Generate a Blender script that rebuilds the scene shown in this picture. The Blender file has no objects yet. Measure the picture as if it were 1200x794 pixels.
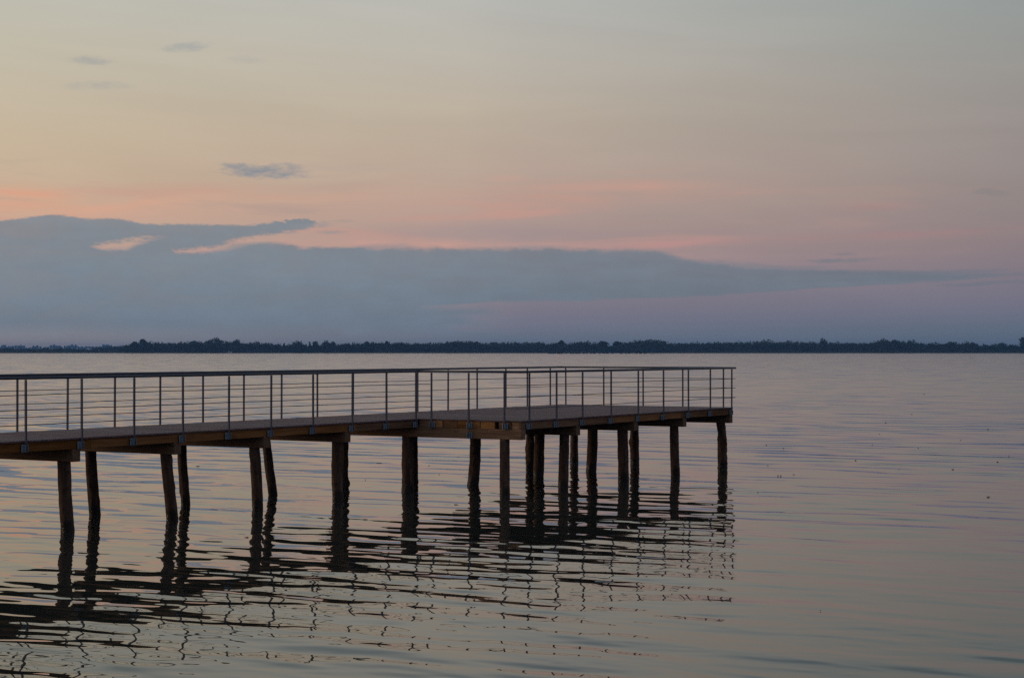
import bpy, math, random
import numpy as np
from mathutils import Vector, noise as mnoise

random.seed(7); rng = np.random.default_rng(11)
sc = bpy.context.scene
COL = sc.collection
R = math.radians

# ---------------------------------------------------------------- camera numbers (metres, camera at x=y=0)
F, CX, YH = 2150.0, 600.0, 411.2
CAMZ = 3.24
DECK = CAMZ - 1.55
ALPHA = math.atan(1290.0 / F)
D1 = Vector((math.sin(ALPHA), math.cos(ALPHA), 0))
D2 = Vector((-math.cos(ALPHA), math.sin(ALPHA), 0))
P_NEAR, P_PLAT, P_BACK = 23.61, 20.86, 26.27

def lin(c):
    out = []
    for v in c:
        v = v / 255.0
        out.append(v / 12.92 if v <= 0.04045 else ((v + 0.055) / 1.055) ** 2.4)
    return tuple(out) + (1.0,)

# ---------------------------------------------------------------- object helpers
def tag(o, label=None, cat=None, group=None, kind=None):
    if label: o['label'] = label
    if cat: o['category'] = cat
    if group: o['group'] = group
    if kind: o['kind'] = kind
    return o

def empty(name, loc=(0, 0, 0), rz=0.0):
    o = bpy.data.objects.new(name, None)
    o.empty_display_size = 0.5
    o.location = loc; o.rotation_euler = (0, 0, rz)
    COL.objects.link(o)
    return o

class MB:
    """collects shapes, builds one mesh"""
    def __init__(s): s.v = []; s.f = []
    def box(s, x0, x1, y0, y1, z0, z1, bev=0.0, M=None):
        b = min(bev, (x1 - x0) * .3, (y1 - y0) * .3, (z1 - z0) * .3)
        n = len(s.v)
        if b <= 0:
            pts = [(x, y, z) for z in (z0, z1) for (x, y) in ((x0, y0), (x1, y0), (x1, y1), (x0, y1))]
            fs = [(3, 2, 1, 0), (4, 5, 6, 7), (0, 1, 5, 4), (1, 2, 6, 5), (2, 3, 7, 6), (3, 0, 4, 7)]
        else:
            # chamfered box: 24 verts
            pts = []; idx = {}
            cx, cy, cz = (x0 + x1) / 2, (y0 + y1) / 2, (z0 + z1) / 2
            hx, hy, hz = (x1 - x0) / 2, (y1 - y0) / 2, (z1 - z0) / 2
            for sx in (-1, 1):
                for sy in (-1, 1):
                    for sz in (-1, 1):
                        for ax in range(3):
                            p = [cx + sx * (hx - (b if ax != 0 else 0)), cy + sy * (hy - (b if ax != 1 else 0)), cz + sz * (hz - (b if ax != 2 else 0))]
                            idx[(sx, sy, sz, ax)] = len(pts); pts.append(tuple(p))
            fs = []
            I = lambda a, b_, c, d: idx[(a, b_, c, d)]
            for q in (-1, 1):
                fs.append([I(q, -1, -1, 0), I(q, 1, -1, 0), I(q, 1, 1, 0), I(q, -1, 1, 0)])
                fs.append([I(-1, q, -1, 1), I(1, q, -1, 1), I(1, q, 1, 1), I(-1, q, 1, 1)])
                fs.append([I(-1, -1, q, 2), I(1, -1, q, 2), I(1, 1, q, 2), I(-1, 1, q, 2)])
            for a in (-1, 1):
                for c in (-1, 1):
                    fs.append([I(-1, a, c, 1), I(1, a, c, 1), I(1, a, c, 2), I(-1, a, c, 2)])
                    fs.append([I(a, -1, c, 0), I(a, 1, c, 0), I(a, 1, c, 2), I(a, -1, c, 2)])
                    fs.append([I(a, c, -1, 0), I(a, c, 1, 0), I(a, c, 1, 1), I(a, c, -1, 1)])
                    for d in (-1, 1):
                        if a == -1:
                            pass
            for a in (-1, 1):
                for c in (-1, 1):
                    for d in (-1, 1):
                        fs.append([I(a, c, d, 0), I(a, c, d, 1), I(a, c, d, 2)])
            # orient outward
            ce = Vector((cx, cy, cz)); o2 = []
            for f in fs:
                p = [Vector(pts[i]) for i in f]
                nn = (p[1] - p[0]).cross(p[2] - p[0])
                m = sum(p, Vector()) / len(p) - ce
                o2.append(f if nn.dot(m) > 0 else f[::-1])
            fs = o2
        if M is not None: pts = [tuple(M @ Vector(p)) for p in pts]
        s.v += pts; s.f += [tuple(n + i for i in f) for f in fs]
    def tube(s, pts, rad, seg=8, cap=True):
        pts = [Vector(p) for p in pts]
        rad = rad if isinstance(rad, (list, tuple)) else [rad] * len(pts)
        n0 = len(s.v); k = len(pts)
        for i, p in enumerate(pts):
            t = (pts[min(i + 1, k - 1)] - pts[max(i - 1, 0)]).normalized()
            up = Vector((0, 0, 1)) if abs(t.z) < .9 else Vector((1, 0, 0))
            a = t.cross(up).normalized(); b = a.cross(t)
            for j in range(seg):
                an = 2 * math.pi * j / seg
                s.v.append(tuple(p + (a * math.cos(an) + b * math.sin(an)) * rad[i]))
        for i in range(k - 1):
            for j in range(seg):
                q = (j + 1) % seg
                s.f.append((n0 + i * seg + j, n0 + i * seg + q, n0 + (i + 1) * seg + q, n0 + (i + 1) * seg + j)[::-1])
        if cap:
            s.f.append(tuple(n0 + j for j in range(seg)))
            s.f.append(tuple(n0 + (k - 1) * seg + j for j in range(seg))[::-1])
    def mesh(s, name, mat, smooth=False):
        me = bpy.data.meshes.new(name)
        me.from_pydata(s.v, [], s.f)
        me.materials.append(mat)
        if smooth: me.shade_smooth()
        me.update()
        return me
    def build(s, name, mat, parent=None, smooth=False):
        return obj(name, s.mesh(name, mat, smooth), parent)

def obj(name, me, parent=None, loc=(0, 0, 0)):
    o = bpy.data.objects.new(name, me)
    COL.objects.link(o)
    if parent: o.parent = parent
    o.location = loc
    return o

def np_mesh(name, V, Fq, mat, smooth=False):
    """fast mesh from numpy arrays; Fq is (n, k)"""
    me = bpy.data.meshes.new(name)
    k = Fq.shape[1]
    me.vertices.add(len(V)); me.vertices.foreach_set('co', np.asarray(V, np.float32).ravel())
    me.loops.add(Fq.size); me.loops.foreach_set('vertex_index', Fq.astype(np.int32).ravel())
    me.polygons.add(len(Fq))
    me.polygons.foreach_set('loop_start', np.arange(0, Fq.size, k, dtype=np.int32))
    if smooth: me.polygons.foreach_set('use_smooth', np.ones(len(Fq), bool))
    me.materials.append(mat)
    me.update(calc_edges=True); me.validate()
    return me

# ---------------------------------------------------------------- node helper
class NT:
    def __init__(s, nt): s.t = nt; s.n = nt.nodes; s.l = nt.links
    def put(s, sock, v):
        if isinstance(v, bpy.types.NodeSocket): s.l.new(v, sock)
        elif v is not None:
            if isinstance(v, (tuple, list)) and len(v) == 3 and sock.type == 'RGBA': v = tuple(v) + (1,)
            sock.default_value = v
    def node(s, typ, **kw):
        n = s.n.new(typ)
        for k, v in kw.items(): setattr(n, k, v)
        return n
    def m(s, op, a, b=None, c=None, clamp=False):
        n = s.node('ShaderNodeMath', operation=op, use_clamp=clamp)
        for i, v in enumerate((a, b, c)): s.put(n.inputs[i], v)
        return n.outputs[0]
    def mix(s, f, a, b, mode='MIX'):
        n = s.node('ShaderNodeMix', data_type='RGBA', blend_type=mode)
        s.put(n.inputs[0], f); s.put(n.inputs[6], a); s.put(n.inputs[7], b)
        return n.outputs[2]
    def comb(s, x, y, z):
        n = s.node('ShaderNodeCombineXYZ')
        for i, v in enumerate((x, y, z)): s.put(n.inputs[i], v)
        return n.outputs[0]
    def sep(s, v):
        n = s.node('ShaderNodeSeparateXYZ'); s.l.new(v, n.inputs[0]); return n.outputs
    def noise(s, vec, scale=1.0, detail=4.0, rough=.55, dist=0.0):
        n = s.node('ShaderNodeTexNoise', noise_dimensions='3D')
        if vec is not None: s.l.new(vec, n.inputs['Vector'])
        n.inputs['Scale'].default_value = scale; n.inputs['Detail'].default_value = detail
        n.inputs['Roughness'].default_value = rough; n.inputs['Distortion'].default_value = dist
        return n.outputs['Fac']
    def sm(s, v, a, b, lo=0.0, hi=1.0, kind='SMOOTHSTEP'):
        n = s.node('ShaderNodeMapRange', interpolation_type=kind, clamp=True)
        for k, x in zip(('Value', 'From Min', 'From Max', 'To Min', 'To Max'), (v, a, b, lo, hi)): s.put(n.inputs[k], x)
        return n.outputs[0]
    def ramp(s, f, stops, interp='LINEAR'):
        n = s.node('ShaderNodeValToRGB'); cr = n.color_ramp; cr.interpolation = interp
        while len(cr.elements) > 1: cr.elements.remove(cr.elements[-1])
        cr.elements[0].position = stops[0][0]; cr.elements[0].color = stops[0][1]
        for p, c in stops[1:]:
            e = cr.elements.new(p); e.color = c
        s.put(n.inputs[0], f)
        return n.outputs[0]
    def curve(s, f, pts, auto=True):
        n = s.node('ShaderNodeFloatCurve')
        c = n.mapping.curves[0]
        n.mapping.use_clip = False
        while len(c.points) > 2: c.points.remove(c.points[-1])
        c.points[0].location = pts[0]; c.points[1].location = pts[-1]
        for p in pts[1:-1]: c.points.new(*p)
        for p in c.points: p.handle_type = 'AUTO_CLAMPED'
        n.mapping.update()
        n.inputs[0].default_value = 1.0
        s.put(n.inputs[1], f)
        return n.outputs[0]

def new_mat(name):
    m = bpy.data.materials.new(name); m.use_nodes = True
    m.node_tree.nodes.clear()
    t = NT(m.node_tree)
    out = t.node('ShaderNodeOutputMaterial')
    return m, t, out

def principled(t, out, **kw):
    p = t.node('ShaderNodeBsdfPrincipled')
    for k, v in kw.items(): t.put(p.inputs[k], v)
    t.l.new(p.outputs[0], out.inputs['Surface'])
    return p

def bump(t, h, strength=.3, dist=.01):
    b = t.node('ShaderNodeBump'); b.inputs['Strength'].default_value = strength
    b.inputs['Distance'].default_value = dist
    t.l.new(h, b.inputs['Height'])
    return b.outputs[0]

def objco(t):
    return t.node('ShaderNodeTexCoord').outputs['Object']

def wood(name, dark, mid, pale, along='x', rough=.75, tint=.35, scale=1.0):
    m, t, out = new_mat(name)
    co = objco(t); x, y, z = t.sep(co)
    isl = t.node('ShaderNodeNewGeometry').outputs['Random Per Island']
    off = t.m('MULTIPLY', isl, 37.0)
    k = 1.2 * scale
    fx = {'x': (k, 22 * scale, 22 * scale), 'y': (22 * scale, k, 22 * scale), 'z': (22 * scale, 22 * scale, k)}[along]
    v = t.comb(t.m('ADD', t.m('MULTIPLY', x, fx[0]), off), t.m('MULTIPLY', y, fx[1]), t.m('ADD', t.m('MULTIPLY', z, fx[2]), off))
    g = t.noise(v, 1.0, 5, .6, .6)
    c = t.ramp(g, [(.28, dark + (1,)), (.5, mid + (1,)), (.74, pale + (1,))])
    st = t.noise(co, 1.3, 4, .6)
    c = t.mix(t.sm(st, .5, .72, 0, .55), c, tuple(a * .55 for a in mid))
    hs = t.node('ShaderNodeHueSaturation')
    t.l.new(c, hs.inputs['Color'])
    t.put(hs.inputs['Value'], t.sm(isl, 0, 1, 1 - tint, 1 + tint, 'LINEAR'))
    t.put(hs.inputs['Saturation'], t.sm(t.m('FRACT', t.m('MULTIPLY', isl, 7.3)), 0, 1, .8, 1.2, 'LINEAR'))
    principled(t, out, **{'Base Color': hs.outputs[0], 'Roughness': rough, 'Specular IOR Level': .3, 'Normal': bump(t, g, .35, .006)})
    return m

# ---------------------------------------------------------------- materials
M_FASCIA = wood('brown_timber', (.15, .055, .016), (.27, .112, .034), (.38, .18, .065), 'x')
M_CAP = wood('dark_timber', (.11, .05, .02), (.2, .098, .042), (.3, .16, .075), 'y')
M_DECK = wood('deck_boards', (.10, .055, .058), (.158, .092, .096), (.22, .138, .14), 'y', .7, .22)

def pile_mat():
    m, t, out = new_mat('round_pile_wood')
    co = objco(t); x, y, z = t.sep(co)
    wz = t.sep(t.node('ShaderNodeNewGeometry').outputs['Position'])[2]
    oi = t.node('ShaderNodeObjectInfo').outputs['Random']
    v = t.comb(t.m('ADD', t.m('MULTIPLY', x, 14), t.m('MULTIPLY', oi, 50)), t.m('MULTIPLY', y, 14), t.m('MULTIPLY', z, 1.6))
    g = t.noise(v, 1.0, 6, .62, .8)
    c = t.ramp(g, [(.28, (.04, .02, .013, 1)), (.5, (.105, .058, .038, 1)), (.75, (.19, .12, .08, 1))])
    n2 = t.noise(co, 7.0, 4)
    c = t.mix(t.sm(n2, .52, .66, 0, .6), c, (.03, .018, .012))
    wet = t.sm(t.m('ADD', wz, t.m('MULTIPLY', t.m('SUBTRACT', n2, .5), .22)), .13, .24, 1, 0)   # tide line: wet, weed-dark wood
    c = t.mix(t.m('MULTIPLY', wet, .8), c, (.012, .010, .007))
    principled(t, out, **{'Base Color': c, 'Roughness': t.sm(wet, 0, 1, .85, .45), 'Specular IOR Level': .25, 'Normal': bump(t, t.m('ADD', g, n2), .6, .02)})
    return m
M_PILE = pile_mat()

def metal(name, c1, c2, rough, met):
    m, t, out = new_mat(name)
    n = t.noise(objco(t), 9.0, 5)
    c = t.ramp(n, [(.35, c1 + (1,)), (.65, c2 + (1,))])
    principled(t, out, **{'Base Color': c, 'Metallic': met, 'Roughness': t.sm(n, .3, .7, rough - .08, rough + .1), 'Normal': bump(t, n, .08, .003)})
    return m
M_RAIL = metal('blue_grey_steel', (.06, .064, .095), (.10, .105, .145), .5, .35)
M_PLATE = metal('galvanised_plate', (.20, .25, .31), (.30, .36, .42), .5, .4)

# ---------------------------------------------------------------- world: dusk sky
SUN_AZ, SUN_EL = R(-88), R(3.0)

def toAE(x, y):
    dx = x - CX
    return math.degrees(math.atan2(dx, F)), math.degrees(math.atan2(YH - y, math.hypot(F, dx)))

def build_world():
    w = bpy.data.worlds.new('World'); sc.world = w; w.use_nodes = True
    w.node_tree.nodes.clear(); t = NT(w.node_tree)
    out = t.node('ShaderNodeOutputWorld')
    d = t.node('ShaderNodeTexCoord').outputs['Generated']
    x, y, z = t.sep(d)
    A = t.m('MULTIPLY', t.m('ARCTAN2', x, y), 57.29578)
    E = t.m('MULTIPLY', t.m('ARCSINE', t.m('MINIMUM', t.m('MAXIMUM', z, -1.0), 1.0)), 57.29578)
    Ep = t.m('MAXIMUM', E, 0.0)
    g = lambda e: e / (e + 12.0)
    f = t.m('DIVIDE', Ep, t.m('ADD', Ep, 12.0))
    def col(stops):   # stops: (y px or ('E', deg), rgb)
        out_ = []
        for q, c in stops:
            e = q[1] if isinstance(q, tuple) else max(0.0, math.degrees(math.atan((YH - q) / F)))
            out_.append((g(e), lin(c)))
        return t.ramp(f, sorted(out_, key=lambda s: s[0]), 'LINEAR')
    hi = [(('E', 12.5), (172, 175, 173)), (('E', 14.5), (150, 160, 163)), (('E', 20), (138, 151, 155)), (('E', 30), (124, 140, 148)), (('E', 50), (112, 127, 139)), (('E', 90), (104, 118, 132))]
    left = col([(410, (178, 160, 152)), (300, (203, 170, 150)), (255, (206, 172, 148)), (215, (202, 178, 151)), (170, (200, 181, 154)), (120, (198, 185, 162)), (60, (196, 189, 170)), (0, (192, 190, 177)),
                (('E', 12.5), (186, 187, 177)), (('E', 15), (172, 178, 172)), (('E', 20), (150, 161, 162)), (('E', 30), (130, 145, 151)), (('E', 50), (116, 130, 141)), (('E', 90), (104, 118, 132))])
    midc = col([(410, (114, 121, 134)), (390, (116, 121, 135)), (370, (126, 123, 138)), (345, (138, 129, 139)), (300, (170, 147, 146)), (262, (179, 154, 146)), (225, (186, 162, 149)), (184, (188, 169, 154)), (130, (188, 175, 158)), (80, (188, 180, 168)), (0, (185, 184, 178))] + hi)
    right = col([(410, (100, 112, 127)), (385, (102, 113, 128)), (355, (118, 116, 132)), (320, (132, 122, 131)), (285, (142, 127, 130)), (225, (147, 136, 134)), (150, (151, 143, 140)), (90, (153, 150, 146)), (40, (149, 152, 149)), (0, (146, 153, 152)),
                 (('E', 12.5), (134, 144, 147)), (('E', 14), (120, 135, 142)), (('E', 20), (116, 131, 138)), (('E', 30), (110, 126, 136)), (('E', 50), (106, 121, 133)), (('E', 90), (104, 118, 132))])
    back = col([(410, (92, 99, 118)), (('E', 5), (104, 106, 124)), (('E', 12), (124, 118, 132)), (('E', 25), (116, 122, 138)), (('E', 50), (106, 119, 134)), (('E', 90), (104, 118, 132))])
    glow = col([(410, (186, 150, 128)), (('E', 3), (226, 178, 132)), (('E', 8), (228, 196, 152)), (('E', 18), (200, 192, 176)), (('E', 30), (160, 168, 168)), (('E', 50), (124, 136, 144)), (('E', 90), (104, 118, 132))])
    c = t.mix(t.sm(A, -17, 0.5, kind='LINEAR'), left, midc)
    c = t.mix(t.sm(A, -1.5, 16.5, kind='LINEAR'), c, right)
    c = t.mix(t.m('MULTIPLY', t.sm(A, -60, -22), 1.0), glow, c)          # brighter towards the set sun, left of the view
    c = t.mix(t.sm(A, -150, -100), back, c)
    c = t.mix(t.sm(A, 25, 95), c, back)
    # soft veils, long horizontal streaks
    nz = t.noise(t.comb(t.m('MULTIPLY', A, .16), t.m('MULTIPLY', E, 1.5), 3.0), 1.0, 5, .55, .5)
    nz2 = t.noise(t.comb(t.m('MULTIPLY', A, .09), t.m('ADD', t.m('MULTIPLY', E, .62), t.m('MULTIPLY', A, .03)), 8.0), 1.0, 4, .5, .8)
    v1 = t.sm(nz2, .3, .7, .975, 1.025)
    c = t.mix(1.0, c, t.comb(v1, v1, v1), 'MULTIPLY')
    win = t.m('MULTIPLY', t.m('MULTIPLY', t.sm(E, 2.4, 3.6), t.sm(E, 4.4, 6.6, 1, 0)), t.sm(A, 3, 10, 1, .3))
    c = t.mix(t.m('MULTIPLY', t.m('MULTIPLY', t.sm(nz, .5, .72), win), .5), c, lin((205, 152, 138)))
    c = t.mix(t.m('MULTIPLY', t.m('MULTIPLY', t.sm(nz, .46, .3), win), .35), c, lin((158, 145, 145)))
    # edge noise shared by the clouds
    en = t.m('SUBTRACT', t.noise(t.comb(t.m('MULTIPLY', A, 1.5), t.m('MULTIPLY', E, 5.0), 0.0), 1.0, 6, .62, .3), .5)
    en_soft = t.m('SUBTRACT', t.noise(t.comb(t.m('MULTIPLY', A, .5), t.m('MULTIPLY', E, 2.2), 5.0), 1.0, 4, .5, .4), .5)
    def streak(c, x0, y0, x1, y1, w_px, stren, rgb, curve_px=0.0):
        (a0, e0), (a1, e1) = toAE(x0, y0), toAE(x1, y1)
        ac, half = (a0 + a1) / 2, abs(a1 - a0) / 2
        sl = (e1 - e0) / (a1 - a0)
        dv = t.m('SUBTRACT', E, t.m('ADD', t.m('MULTIPLY', t.m('SUBTRACT', A, ac), sl), (e0 + e1) / 2))
        dv = t.m('ADD', dv, t.m('MULTIPLY', en_soft, w_px / 37.5 * 1.6))
        u = t.m('DIVIDE', t.m('SUBTRACT', A, ac), half); v = t.m('DIVIDE', dv, w_px / 37.5)
        r2 = t.m('ADD', t.m('MULTIPLY', t.m('MULTIPLY', u, u), 1.6), t.m('MULTIPLY', v, v))
        k = t.m('MULTIPLY', t.m('EXPONENT', t.m('MULTIPLY', r2, -1.0)), stren)
        k = t.m('MULTIPLY', k, t.sm(nz, .3, .62, .35, 1.0))
        return t.mix(k, c, lin(rgb))
    c = streak(c, -60, 226, 110, 238, 13, .75, (226, 162, 132))
    c = streak(c, 40, 252, 260, 232, 7, .7, (226, 166, 138))
    c = streak(c, 120, 246, 520, 232, 12, .45, (214, 164, 142))
    c = streak(c, 420, 240, 860, 224, 10, .45, (204, 152, 136))
    c = streak(c, 560, 222, 860, 216, 5, .45, (208, 158, 140))
    c = streak(c, 560, 210, 620, 208, 4, .5, (204, 162, 146))
    c = streak(c, 340, 283, 700, 290, 9, .5, (206, 158, 144))
    c = streak(c, 680, 291, 880, 282, 4, .5, (204, 148, 142))
    c = streak(c, 880, 281, 1250, 268, 5, .45, (172, 128, 128))
    c = streak(c, 960, 245, 1080, 241, 5, .4, (168, 132, 130))
    c = streak(c, 420, 272, 760, 274, 9, .55, (152, 140, 146))
    c = streak(c, 470, 215, 330, 222, 6, .35, (180, 150, 140))
    # cloud bank: top edge, tongue with a bright gap below it, underside
    An = t.m('DIVIDE', t.m('ADD', A, 30.0), 60.0)
    def edge(pts):
        q = []
        for px, py in pts:
            a, e = toAE(px, py); q.append(((a + 30) / 60.0, (e + 1) / 13.0))
        return t.m('SUBTRACT', t.m('MULTIPLY', t.curve(An, q), 13.0), 1.0)
    Al = t.m('DIVIDE', t.m('ADD', A, 16.5), 12.5)       # finer curves for the torn left part of the bank
    def edge_l(pts):
        q = []
        for px, py in pts:
            a, e = toAE(px, py); q.append(((a + 16.5) / 12.5, (e + 1) / 13.0))
        return t.m('SUBTRACT', t.m('MULTIPLY', t.curve(Al, q), 13.0), 1.0)
    top_r = edge([(-560, 285), (-200, 268), (60, 275), (105, 281), (300, 288), (440, 289.5), (560, 291), (690, 292), (760, 293.5), (782, 297), (800, 303), (860, 312), (950, 316), (1100, 318), (1230, 321), (1800, 322)])
    top_l = edge_l([(-30, 270), (60, 276), (100, 285), (108, 289), (128, 291.3), (146, 291.5), (157, 288.5), (172, 284), (186, 280), (197, 277), (203, 294.5), (214, 296.3), (234, 295.3), (250, 293.2), (268, 289.5), (290, 287), (318, 285), (340, 287.5), (362, 290.5), (400, 290), (438, 289.5)])
    sw = t.sm(A, toAE(405, 290)[0], toAE(430, 290)[0])
    top = t.m('ADD', t.m('MULTIPLY', top_l, t.m('SUBTRACT', 1.0, sw)), t.m('MULTIPLY', top_r, sw))
    tt = edge_l([(-30, 260), (0, 258), (60, 252.5), (100, 255), (140, 258), (200, 262), (280, 263), (330, 258.5), (350, 256.5), (364, 258), (372, 262), (382, 272), (438, 285)])
    tb = edge_l([(-30, 296), (60, 298), (100, 294), (110, 289.5), (124, 286), (140, 283.4), (165, 281), (188, 279.3), (197, 281), (203, 296), (214, 294.3), (240, 291.7), (255, 290), (268, 284.5), (285, 280), (310, 276), (340, 272.5), (358, 269), (370, 264), (380, 258), (438, 250)])
    bot = edge([(-560, 366), (0, 364), (300, 361), (430, 359), (482, 357.5), (505, 356), (600, 352.5), (800, 346.5), (900, 340), (1000, 334), (1100, 328), (1200, 321.5), (1400, 312), (1800, 310)])
    fine = t.m('SUBTRACT', t.noise(t.comb(t.m('MULTIPLY', A, 4.0), t.m('MULTIPLY', E, 11.0), 2.0), 1.0, 6, .6, .2), .5)
    lump = t.m('SUBTRACT', t.noise(t.comb(t.m('MULTIPLY', A, .9), t.m('MULTIPLY', E, 1.4), 9.0), 1.0, 4, .6), .5)
    En = t.m('ADD', E, t.m('ADD', t.m('MULTIPLY', en, .2), t.m('ADD', t.m('MULTIPLY', fine, .1), t.m('MULTIPLY', lump, .17))))
    soft = t.sm(lump, -.2, .2, .05, .15)
    below_top = t.sm(t.m('SUBTRACT', top, En), t.m('MULTIPLY', soft, -1.0), soft)
    tong = t.m('MULTIPLY', t.sm(t.m('SUBTRACT', tt, t.m('ADD', En, t.m('MULTIPLY', t.m('MULTIPLY', fine, .35), t.sm(A, -9, -6.5)))), -.04, .05), t.sm(t.m('ADD', t.m('SUBTRACT', E, tb), t.m('ADD', t.m('MULTIPLY', en, .34), t.m('MULTIPLY', fine, .3))), -.09, .13))
    Eb = t.m('ADD', E, t.m('MULTIPLY', en_soft, .35))
    Eb = t.m('ADD', E, t.m('ADD', t.m('MULTIPLY', en_soft, .22), t.m('MULTIPLY', en, .1)))
    lav = t.m('MULTIPLY', t.sm(t.m('SUBTRACT', bot, Eb), -.03, .09), t.sm(t.m('ADD', A, t.m('ADD', t.m('MULTIPLY', en_soft, 5.0), t.m('MULTIPLY', t.m('SUBTRACT', bot, E), -1.6))), -3.4, -.6))
    lav = t.m('MAXIMUM', lav, t.m('MULTIPLY', t.sm(E, .95, .15), .55))
    above_bot = t.m('SUBTRACT', 1.0, lav)
    bank = t.m('MULTIPLY', t.m('MAXIMUM', below_top, tong), above_bot)
    bank = t.m('MULTIPLY', bank, t.sm(A, 12, 17, .97, .55))
    bcl = t.ramp(f, [(g(0), lin((112, 127, 141))), (g(1.2), lin((117, 132, 146))), (g(2.6), lin((121, 135, 147))), (g(4.3), lin((132, 138, 145)))])
    bcr = t.ramp(f, [(g(0), lin((102, 114, 128))), (g(1.4), lin((109, 119, 131))), (g(3.2), lin((116, 121, 131)))])
    bc = t.mix(t.sm(A, -9, 12, kind='LINEAR'), bcl, bcr)
    bv = t.m('MULTIPLY', t.sm(nz2, .3, .7, .965, 1.035), t.m('MULTIPLY', t.sm(en_soft, -.2, .2, .965, 1.035), t.sm(lump, -.25, .25, .97, 1.03)))
    bc = t.mix(1.0, bc, t.comb(bv, bv, bv), 'MULTIPLY')
    # pink light inside the gap and on the rim
    rim = t.m('MULTIPLY', t.sm(t.m('ABSOLUTE', t.m('SUBTRACT', E, top)), .0, .3, 1, 0), t.m('MULTIPLY', t.sm(A, 6, -4), t.sm(t.noise(t.comb(t.m('MULTIPLY', A, .55), t.m('MULTIPLY', E, 1.2), 14.0), 1.0, 3, .55), .38, .66, .1, 1.0)))
    c = t.mix(t.m('MULTIPLY', rim, .5), c, lin((214, 160, 146)))
    c = t.mix(t.m('MULTIPLY', bank, t.sm(en_soft, -.25, .2, .9, 1.0)), c, bc)
    c = c
    # small loose clouds
    def puff(c, px, py, w, h, stren, rgb, tilt=0.0, seed=0.0):
        a0, e0 = toAE(px, py)
        da = t.m('SUBTRACT', A, a0)
        u = t.m('DIVIDE', da, w / 75.0); v = t.m('DIVIDE', t.m('SUBTRACT', t.m('SUBTRACT', E, e0), t.m('MULTIPLY', da, tilt)), h / 75.0)
        r2 = t.m('ADD', t.m('MULTIPLY', u, u), t.m('MULTIPLY', v, v))
        q = t.m('ADD', t.m('SUBTRACT', 1.0, r2), t.m('ADD', t.m('MULTIPLY', en, 3.6), t.m('MULTIPLY', fine, 1.6)))
        return t.mix(t.m('MULTIPLY', t.sm(q, -.5, 1.6), stren), c, lin(rgb))
    c = puff(c, 312, 201, 104, 18, .9, (135, 141, 150), -.03)
    c = puff(c, 285, 196, 60, 9, .6, (140, 144, 150), -.1)
    c = puff(c, 335, 193, 40, 5, .4, (150, 150, 154), -.05)
    c = puff(c, 362, 264, 60, 8, .75, (140, 143, 148), .06)
    c = puff(c, 384, 272, 46, 5, .6, (150, 145, 147), .0)
    c = puff(c, 398, 259, 40, 4, .45, (160, 148, 146), .03)
    c = puff(c, 300, 287, 90, 8, .6, (134, 139, 146), .04)
    c = puff(c, 182, 281, 70, 9, .7, (131, 138, 146), .08)
    c = puff(c, 860, 309, 110, 7, .6, (124, 128, 138), -.09)
    c = puff(c, 935, 313, 90, 5, .55, (122, 125, 136), -.02)
    c = puff(c, 1130, 318, 120, 5, .5, (110, 118, 131), .03)
    c = puff(c, 620, 289, 90, 6, .5, (130, 138, 147), .0)
    c = puff(c, 455, 287, 80, 6, .5, (132, 140, 148), .02)
    c = puff(c, 1060, 326, 240, 7, .55, (109, 118, 131), .02)
    c = puff(c, 1010, 320, 160, 6, .6, (112, 120, 131), .0)
    c = puff(c, 107, 70.5, 60, 11, .5, (152, 156, 158))
    c = puff(c, 217, 55, 58, 12, .52, (150, 156, 160), .12)
    c = puff(c, 115, 101, 70, 12, .45, (164, 164, 162), .03)
    c = puff(c, 285, 70, 50, 10, .3, (168, 168, 164))
    c = puff(c, 1165, 225, 40, 10, .45, (122, 122, 130), -.1)
    c = puff(c, 985, 305, 90, 6, .7, (118, 122, 133), .02)
    c = puff(c, 990, 298, 36, 4, .5, (120, 122, 132))
    c = puff(c, 1150, 332, 120, 6, .6, (106, 116, 130), .04)
    c = puff(c, 900, 340, 120, 5, .35, (118, 120, 134), .02)
    # water side of the horizon (only matters for light from below)
    c = t.mix(t.sm(E, -3, -.3), lin((90, 92, 92)), c)
    b = t.node('ShaderNodeBackground'); t.l.new(c, b.inputs[0]); b.inputs[1].default_value = 1.0
    sky = t.node('ShaderNodeTexSky', sky_type='NISHITA', sun_disc=False)
    sky.sun_elevation = SUN_EL; sky.sun_rotation = SUN_AZ; sky.dust_density = 2.0; sky.ozone_density = 2.0
    b2 = t.node('ShaderNodeBackground'); t.l.new(sky.outputs[0], b2.inputs[0]); b2.inputs[1].default_value = NISH
    a = t.node('ShaderNodeAddShader'); t.l.new(b.outputs[0], a.inputs[0]); t.l.new(b2.outputs[0], a.inputs[1])
    t.l.new(a.outputs[0], out.inputs['Surface'])
    w.cycles.sampling_method = 'NONE'
NISH = 0.006
build_world()

sun = bpy.data.lights.new('sun', 'SUN'); sun.energy = 0.5; sun.angle = R(14); sun.color = (1.0, .72, .48)
so = bpy.data.objects.new('sun', sun); COL.objects.link(so)
sd = Vector((math.sin(SUN_AZ) * math.cos(SUN_EL), math.cos(SUN_AZ) * math.cos(SUN_EL), math.sin(SUN_EL + R(4))))
so.rotation_euler = (-sd).to_track_quat('-Z', 'Y').to_euler()

cam = bpy.data.cameras.new('camera'); co = bpy.data.objects.new('camera', cam); COL.objects.link(co)
cam.sensor_width = 36; cam.lens = F / 1200 * 36; cam.clip_start = .1; cam.clip_end = 30000
co.location = (0, 0, CAMZ)
co.rotation_euler = (R(90) + math.atan((YH - 397.0) / F), 0, 0)
sc.camera = co

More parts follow.
